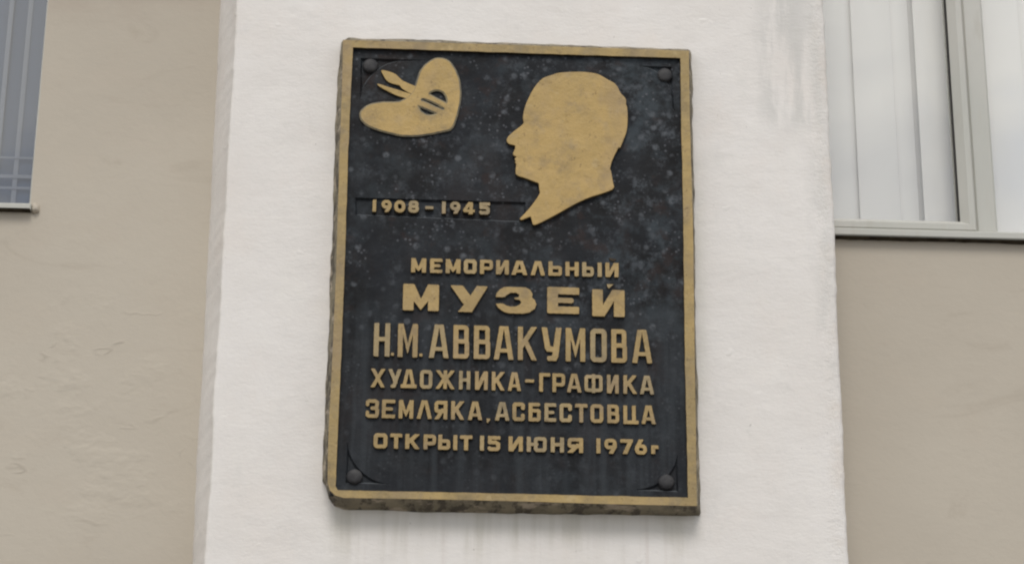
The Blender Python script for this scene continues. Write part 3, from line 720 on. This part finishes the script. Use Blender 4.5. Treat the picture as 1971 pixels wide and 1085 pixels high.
def draw(ch, w, h, t, st):
    g = Glyph(w, h, t); a = t/2; T = h-a; r = st.get('r', 3); th = st.get('th', t); ah = th/2; TH = h-ah
    P = lambda *q: g.poly([(x*w, y*h) for x, y in q])
    k = t/w
    if ch in 'МM':
        n, q, m_ = st.get('M', (.42, .06, .42)); P((0, 0), (0, 1), (k*1.05, 1), (.5, n), (1-k*1.05, 1), (1, 1), (1, 0), (1-k, 0), (1-k, m_), (.5, q), (k, m_), (k, 0))
    elif ch == 'И' or ch == 'Й': P((0, 0), (0, 1), (k, 1), (k, .40), (1-k*1.15, 1), (1, 1), (1, 0), (1-k, 0), (1-k, .60), (k*1.15, 0))
    elif ch == 'Е':
        g.line((a, 0), (a, h), e=3); g.line((a, TH), (w+3, TH), t=th); g.line((a, ah), (w+3, ah), t=th); g.line((a, h*.5), (w*.86-ah, h*.5), t=th*st.get('em', .9))
    elif ch == 'О' or ch == '0': g.rr(a, ah, w-a, TH, r+a*.4)
    elif ch == 'Р': g.line((a, 0), (a, h), e=3); g.rr(a, h*.40, w-a, TH, r, th)
    elif ch == 'Н': g.line((a, 0), (a, h), e=3); g.line((w-a, 0), (w-a, h), e=3); g.line((a, h*.52), (w-a, h*.52), t=th*.95)
    elif ch in 'АЛ':
        td = t*.97; f = a*1.08; x_ = st.get('ap', .60)*a
        g.line((f, 0), (w/2-x_, h), t=td, e=4); g.line((w-f, 0), (w/2+x_, h), t=td, e=4)
        if ch == 'А': g.line((w*.25, h*.27), (w*.75, h*.27), t=th*.85)
    elif ch == 'Ь': g.line((a, 0), (a, h), e=3); g.rr(a, ah, w-a, h*.58, r, th)
    elif ch == 'ь': g.line((a, 0), (a, h), e=3); g.rr(a, ah, w-a, h*.58, r, th)
    elif ch == 'У':
        if st.get('heavy'): P((0, 1), (.33, 1), (.54, .62), (.71, 1), (1, 1), (.58, 0), (.21, 0), (.27, .08), (.37, .28))
        elif st.get('hook'): P((0, 1), (.26, 1), (.43, .44), (.60, .42), (.73, 1), (1, 1), (.84, .12), (.72, .0), (.34, 0), (.27, .05), (.31, .13), (.53, .15), (.58, .27), (.28, .28), (.18, .36))
        else: g.line((a*1.1, h), (w*.52, h*.36), e=3); g.line((w-a*1.1, h), (w*.44, a*.9), (w*.32, a*.8), e=0)
    elif ch == 'З' and st.get('heavy'):
        Q = [(954.5, 571.2), (956, 564), (961.7, 557), (969.8, 553), (982, 551), (996, 551), (1010.6, 553), (1019.7, 558), (1024.3, 565.2), (1023.5, 572.8), (1028.8, 577.3), (1031.9, 585.5), (1028.8, 594), (1018.7, 601), (1000.4, 604.2), (984, 603.6),
             (969.8, 599.6), (959.6, 592.5), (954.5, 584.4), (968.7, 584.4), (974, 588), (981.9, 590.2), (992.3, 590), (1000.4, 586.5), (1004.0, 581.4), (1000.4, 577), (991, 575.5), (990, 573.2), (998.4, 571.8), (999.8, 567.2), (993.3, 563), (982, 563), (975, 567.5), (970, 571.5)]
        g.poly([((x-954.3)*w/77.7, 597.2+.03*(x-810)-y) for x, y in Q])
    elif ch == 'З':
        p = [(a*.8, h*.72), (w*.10, TH-h*.06), (w*.25, TH), (w*.70, TH), (w*.88-a*.3, h*.86-a*.2), (w*.88-a*.3, h*.62), (w*.74, h*.52), (w*.48, h*.52)]
        q = [(w*.74, h*.52), (w-a, h*.42), (w-a, h*.22), (w*.80, ah), (w*.22, ah), (w*.08, h*.18), (a*.8, h*.28)]
        g.line(*p, t=th); g.line(*q, t=th)
        g.line((w*.86, h*.85), (w*.86-a*.2, h*.62), t=t*.85); g.line((w-a, h*.36), (w-a, h*.24), t=t*.9)
    elif ch == 'В': g.line((a, 0), (a, h), e=3); g.rr(a, h*.515, w-a*1.25, TH, r, th); g.rr(a, ah, w-a, h*.515, r, th)
    elif ch == 'К':
        g.line((a, 0), (a, h), e=3); g.line((a*1.5, h*.42), (w-a*1.25, h), t=t*.95, e=3); g.line((w*.42, h*.54), (w-a*1.15, 0), t=t*.95, e=3)
    elif ch == 'Х': g.line((a*1.2, 0), (w-a*1.2, h), e=3, t=t*.95); g.line((w-a*1.2, 0), (a*1.2, h), e=3, t=t*.95)
    elif ch == 'Ж':
        g.line((w/2, 0), (w/2, h), e=3, t=t*.95)
        for sx in (-1, 1):
            g.line((w/2, h*.48), (w/2+sx*(w/2-a*1.15), h), t=t*.88, e=3); g.line((w/2+sx*w*.08, h*.52), (w/2+sx*(w/2-a*1.15), 0), t=t*.88, e=3)
    elif ch == 'Д':
        g.line((w*.20, ah), (w/2-a*.5, h+2), t=t*.92); g.line((w*.80, ah), (w/2+a*.5, h+2), t=t*.92); g.line((-3, ah+.3), (w+3, ah+.3), t=th*1.1)
    elif ch == 'Г': g.line((a, 0), (a, h), e=3); g.line((a, TH), (w+3, TH), t=th)
    elif ch == 'г': g.line((a, 0), (a, h), e=3); g.line((a, h-a*.9), (w+3, h-a*.9), t=t*.85)
    elif ch == 'Т': g.line((w/2, -3), (w/2, h-1)); g.line((-3, TH), (w+3, TH), t=th)
    elif ch == 'Ф': g.rr(a, h*.14, w/2, h*.88, r, th); g.rr(w/2, h*.14, w-a, h*.88, r, th); g.line((w/2, 0), (w/2, h), e=2, t=t*.9)
    elif ch == 'Я': g.line((w-a, 0), (w-a, h), e=3); g.rr(a, h*.44, w-a, TH, r, th); g.line((w*.56, h*.42), (a*1.3, 0), e=3)
    elif ch == 'С': g.line((w-a, h*.70), (w-a, TH-r*.4), (w-a-r*.6, TH), (a+r*.6, TH), (a, TH-r*.6), (a, ah+r*.6), (a+r*.6, ah), (w-a-r*.6, ah), (w-a, ah+r*.4), (w-a, h*.30))
    elif ch == 'Б': g.line((a, 0), (a, h), e=3); g.line((a, TH), (w*.95-a, TH), t=th); g.rr(a, ah, w-a, h*.58, r*.8, th)
    elif ch == 'Ц': W_ = w*.80; g.line((a, -3), (a, h+3)); g.line((W_-a*.9, 2), (W_-a*.9, h+3)); g.line((-3, ah), (w-a*.5, ah), t=th); 
    elif ch == 'Ю': g.line((a, 0), (a, h), e=3); g.line((a, h*.5), (w*.5, h*.5), t=th*.9); g.rr(w*.44, ah, w-a, TH, r, th)
    elif ch == '1' or ch == 'I': g.line((w/2, 0), (w/2, h), e=3, t=max(t, w*.82))
    elif ch == '8': g.rr(a*1.25, h*.52, w-a*1.25, TH, 9, t*.95); g.rr(a, ah, w-a, h*.52, 9, t*.95)
    elif ch == '9': g.rr(a, h*.42, w-a, TH, st.get('rd', 7), th); g.line((w-a, h*.62), (w-a, h*.48), (w*.55, a*.4), t=t, e=1)
    elif ch == '6': g.rr(a, ah, w-a, h*.56, st.get('rd', 7), th); g.line((a, h*.34), (a*1.1, h*.46), (w*.52, h), t=t, e=1)
    elif ch == '4': g.line((w*.62, h*.0), (w*.62, h*.0+1)); g.line((w*.70, -2), (w*.70, h+2), t=t*.95); g.line((w*.62, h), (a, h*.30), t=t*.9); g.line((a, h*.27), (w+2, h*.27), t=th*.85)
    elif ch == '5': g.line((w*.16+a*.4, TH), (w+3, TH), t=th); g.line((w*.16, h*.92), (a*1.1, h*.56), t=t*.92); g.line((a*1.1, h*.57), (w*.64, h*.58), (w-a, h*.46), (w-a, h*.2), (w*.72, ah), (w*.2, ah), (a*.9, h*.17), t=t*.95)
    elif ch == '7': g.line((-3, TH), (w-a*.9, TH), t=th); g.line((w-a*1.2, TH), (w*.36, 0), t=t*1.05, e=2)
    elif ch == '.' or ch == '-': g.line((-5, h/2), (w+5, h/2), t=h*3)
    elif ch == ',': P((.15, .45), (.1, 1), (1, 1), (.95, .6), (.35, 0), (.2, .1))
    return g.clip(st.get('cr', 1.0))

def contours(g, seed):
    d = g.d
    n_ = .22*np.sin(g.X*.55+seed*1.7+np.sin(g.Y*.4+seed))*np.cos(g.Y*.5+seed*2.3)+.14*np.sin(g.X*1.3+seed*5.1)*np.sin(g.Y*1.25+seed*3.3)
    d = d+n_
    d[0, :] = d[-1, :] = 1; d[:, 0] = d[:, -1] = 1
    ins = d < 0; xs, ys_ = g.xs, g.ys; seg = {}
    c = ins[:-1, :-1]*1+ins[:-1, 1:]*2+ins[1:, 1:]*4+ins[1:, :-1]*8
    J, I = np.nonzero((c > 0) & (c < 15))
    TAB = {1: [(3, 0)], 2: [(0, 1)], 3: [(3, 1)], 4: [(1, 2)], 5: [(3, 0), (1, 2)], 6: [(0, 2)], 7: [(3, 2)], 8: [(2, 3)], 9: [(2, 0)], 10: [(0, 1), (2, 3)], 11: [(2, 1)], 12: [(1, 3)], 13: [(1, 0)], 14: [(0, 3)]}
    for j, i in zip(J.tolist(), I.tolist()):
        def key(e): return {0: ('h', j, i), 1: ('v', j, i+1), 2: ('h', j+1, i), 3: ('v', j, i)}[e]
        for p, q in TAB[int(c[j, i])]: seg[key(p)] = key(q)
    def pos(k):
        t, j, i = k
        if t == 'h': a, b = d[j, i], d[j, i+1]; u = a/(a-b); return (xs[i]+(xs[i+1]-xs[i])*u, ys_[j])
        a, b = d[j, i], d[j+1, i]; u = a/(a-b); return (xs[i], ys_[j]+(ys_[j+1]-ys_[j])*u)
    loops = []
    while seg:
        k0, k = next(iter(seg.items())); loop = [pos(k0)]; del seg[k0]
        while k != k0 and k in seg: loop.append(pos(k)); k = seg.pop(k)
        if len(loop) > 6 and abs(area2(loop)) > 2.0: loops.append(simplify(loop, .07))
    loops.sort(key=lambda l: -abs(area2(l)))
    return [l for l in loops if len(l) > 3]
def simplify(l, eps):
    def dp(a, b):
        if b-a < 2: return []
        ax, ay = l[a]; bx, by = l[b % len(l)]; L_ = math.hypot(bx-ax, by-ay) or 1e-9
        m_, mi = 0, a
        for i in range(a+1, b):
            x, y = l[i]; e = abs((bx-ax)*(ay-y)-(ax-x)*(by-ay))/L_ if L_ > 1e-6 else math.hypot(x-ax, y-ay)
            if e > m_: m_, mi = e, i
        if m_ < eps: return []
        return dp(a, mi)+[mi]+dp(mi, b)
    h = len(l)//2
    return [l[i] for i in [0]+dp(0, h)+[h]+dp(h, len(l)-1)]

NAMES = {'-': 'dash', '.': 'full_stop', ',': 'comma'}
cnt = [0]
def put(ch, x0, x1, ybase, h, t, slope, st, m=None):
    cnt[0] += 1; seed = cnt[0]*.731
    w = x1-x0; cs = contours(draw(ch, w, h, t, st), seed)
    outers = [l for l in cs if area2(l) < 0]; hol = [l for l in cs if area2(l) > 0]
    if not outers: outers, hol = cs[:1], cs[1:]
    lean = st.get('lean', -.028)         # uprights follow the plaque's own vertical at this place
    lean = ((x0+x1)/2-1097)*8.1e-5
    def tp(l): return to_xz([(x0+x-lean*y, ybase(x0+x)-y) for x, y in l], YL)
    name = NAMES.get(ch, 'digit' if ch.isdigit() else 'letter')
    return slab(name, [tp(outers[0])]+[tp(l) for l in hol], YL+random.uniform(-.0004, .0005), YB+.003+(.003 if st.get('deep') else 0), [m or m_gold, m_side], plq, draft=.0006, shoulder=.0003)

def row(items, base, slope, xref, h, t, st, dull=()):
    b = lambda x: base+slope*(x-xref)
    for k, it in enumerate(items):
        ch, x0, x1 = it[:3]; bo = it[3] if len(it) > 3 else 0; hh = it[4] if len(it) > 4 else h
        mm = m_gold3 if k in dull or random.random() < .1 else m_goldl
        if ch == 'Ы':
            xm = it[5] if len(it) > 5 else None
            put('ь', x0, x1, lambda x: b(x)-bo, hh, t, slope, st, mm)
        else: put(ch, x0, x1, lambda x: b(x)-bo, hh, t, slope, st, mm)
D = dict
row([('1', 716.5, 724), ('9', 734, 753), ('0', 759, 779.5), ('8', 785.5, 806), ('-', 818.7, 833.6, 7.8, 5), ('1', 850, 858), ('9', 866, 885.5), ('4', 891, 913.5), ('5', 922.5, 942.5)],
    407.3, .0245, 720, 22.5, 6.2, D(r=7, rd=8, deep=1, th=5.6), dull=(3, 4, 8))
row([('М', 791.4, 819.7), ('Е', 827.8, 851), ('М', 858, 886), ('О', 892.7, 917), ('Р', 924, 949), ('И', 955, 979), ('А', 984.6, 1015), ('Л', 1021.7, 1049), ('Ь', 1056, 1082), ('Н', 1088.6, 1113.6),
     ('ь', 1121, 1143.4), ('I', 1150.5, 1158.3), ('Й', 1165.7, 1190.4)],
    523.8, .0245, 805, 26.8, 7.3, D(r=2.5, th=5.8, M=(.36, .08, .36)), dull=(3, 11))
row([('М', 775.5, 844), ('У', 866.4, 938), ('З', 954.3, 1032), ('Е', 1053.6, 1114.4, 2.5), ('Й', 1140.4, 1202.2, -.5, 51)],
    597.2, .0300, 810, 50, 20, D(r=5, th=13, heavy=1, M=(.42, .03, .38), em=.72, cr=1.6))
row([('Н', 719, 749.4), ('.', 752.6, 758, 2, 5), ('М', 765.4, 803), ('.', 807.4, 812.8, 2, 5), ('А', 825.4, 863.3), ('В', 872.4, 902.8), ('В', 912, 943.4), ('А', 950.5, 988.3), ('К', 997, 1033.3), ('У', 1042.6, 1080.5),
     ('М', 1089.2, 1126.2), ('О', 1136.7, 1167.7), ('В', 1177.3, 1207.3), ('А', 1217, 1255.5)],
    685.3, .0257, 734, 63.6, 9.0, D(r=4, th=8.0, M=(.40, .10, .72), hook=1, ap=.85, cr=1.3), dull=(0,))
row([('Х', 713, 740.7), ('У', 747, 772), ('Д', 771.5, 801.5), ('О', 808.3, 831.5), ('Ж', 838.4, 874.9), ('Н', 883.5, 904.7), ('И', 914.5, 938.3), ('К', 946.7, 971), ('А', 977.4, 1002.8), ('-', 1011, 1027.5, 17, 5.2),
     ('Г', 1038.2, 1058.5), ('Р', 1063.6, 1087.6), ('А', 1091.3, 1119.2), ('Ф', 1125.2, 1159.9), ('И', 1168.7, 1190.8), ('К', 1200.4, 1226), ('А', 1232, 1259)],
    744.6, .0259, 727, 35.2, 6.4, D(r=3, th=6.0), dull=(5, 13))
row([('З', 703.8, 729), ('Е', 735, 759.7), ('М', 767.4, 795), ('Л', 802, 831), ('Я', 836, 860.5), ('К', 868.4, 893), ('А', 900.5, 928), (',', 936, 943, -5, 8), ('А', 952.6, 980.5), ('С', 986.6, 1009.6), ('Б', 1017.6, 1040.5),
     ('Е', 1048.3, 1070), ('С', 1077.3, 1100.5), ('Т', 1107.3, 1130.6), ('О', 1136.8, 1161.3), ('В', 1169.4, 1191.8), ('Ц', 1200.4, 1229, -1), ('А', 1235, 1262.3)],
    803.0, .0225, 716, 35, 6.7, D(r=3.2, th=6.3, M=(.38, .10, .50)), dull=(12,))
row([('О', 719, 745), ('Т', 750.8, 773.3), ('К', 780, 807.2), ('Р', 815.3, 839), ('ь', 843.5, 866.5), ('I', 872.3, 880), ('Т', 885.4, 908.5), ('1', 923.7, 931.4), ('5', 938.8, 962.6),
     ('И', 979.1, 1006), ('Ю', 1014.2, 1052.2), ('Н', 1060.3, 1085.3), ('Я', 1092.6, 1122.2), ('1', 1147.9, 1156), ('9', 1163.5, 1187), ('7', 1194.5, 1218.3), ('6', 1222.5, 1245.3), ('г', 1253.9, 1267.2, 1.5, 16)],
    861.7, .0235, 732, 28.2, 7.1, D(r=3, th=6.3, rd=5), dull=(10, 11))
# worn breves over the two short-i letters, one bare and one with a paint chip left
slab('breve', [to_xz([(1172, 496), (1186, 498.5), (1184, 501.5), (1179, 503), (1174, 500)], YB-.002)], YB-.002, YB+.003, [m_side, m_side], plq, draft=.0005)
slab('breve', [to_xz([(1168, 546.5), (1181, 547), (1176, 551), (1172, 555), (1169, 552)], YB-.0025)], YB-.0025, YB+.003, [m_gold3, m_side], plq, draft=.0005)
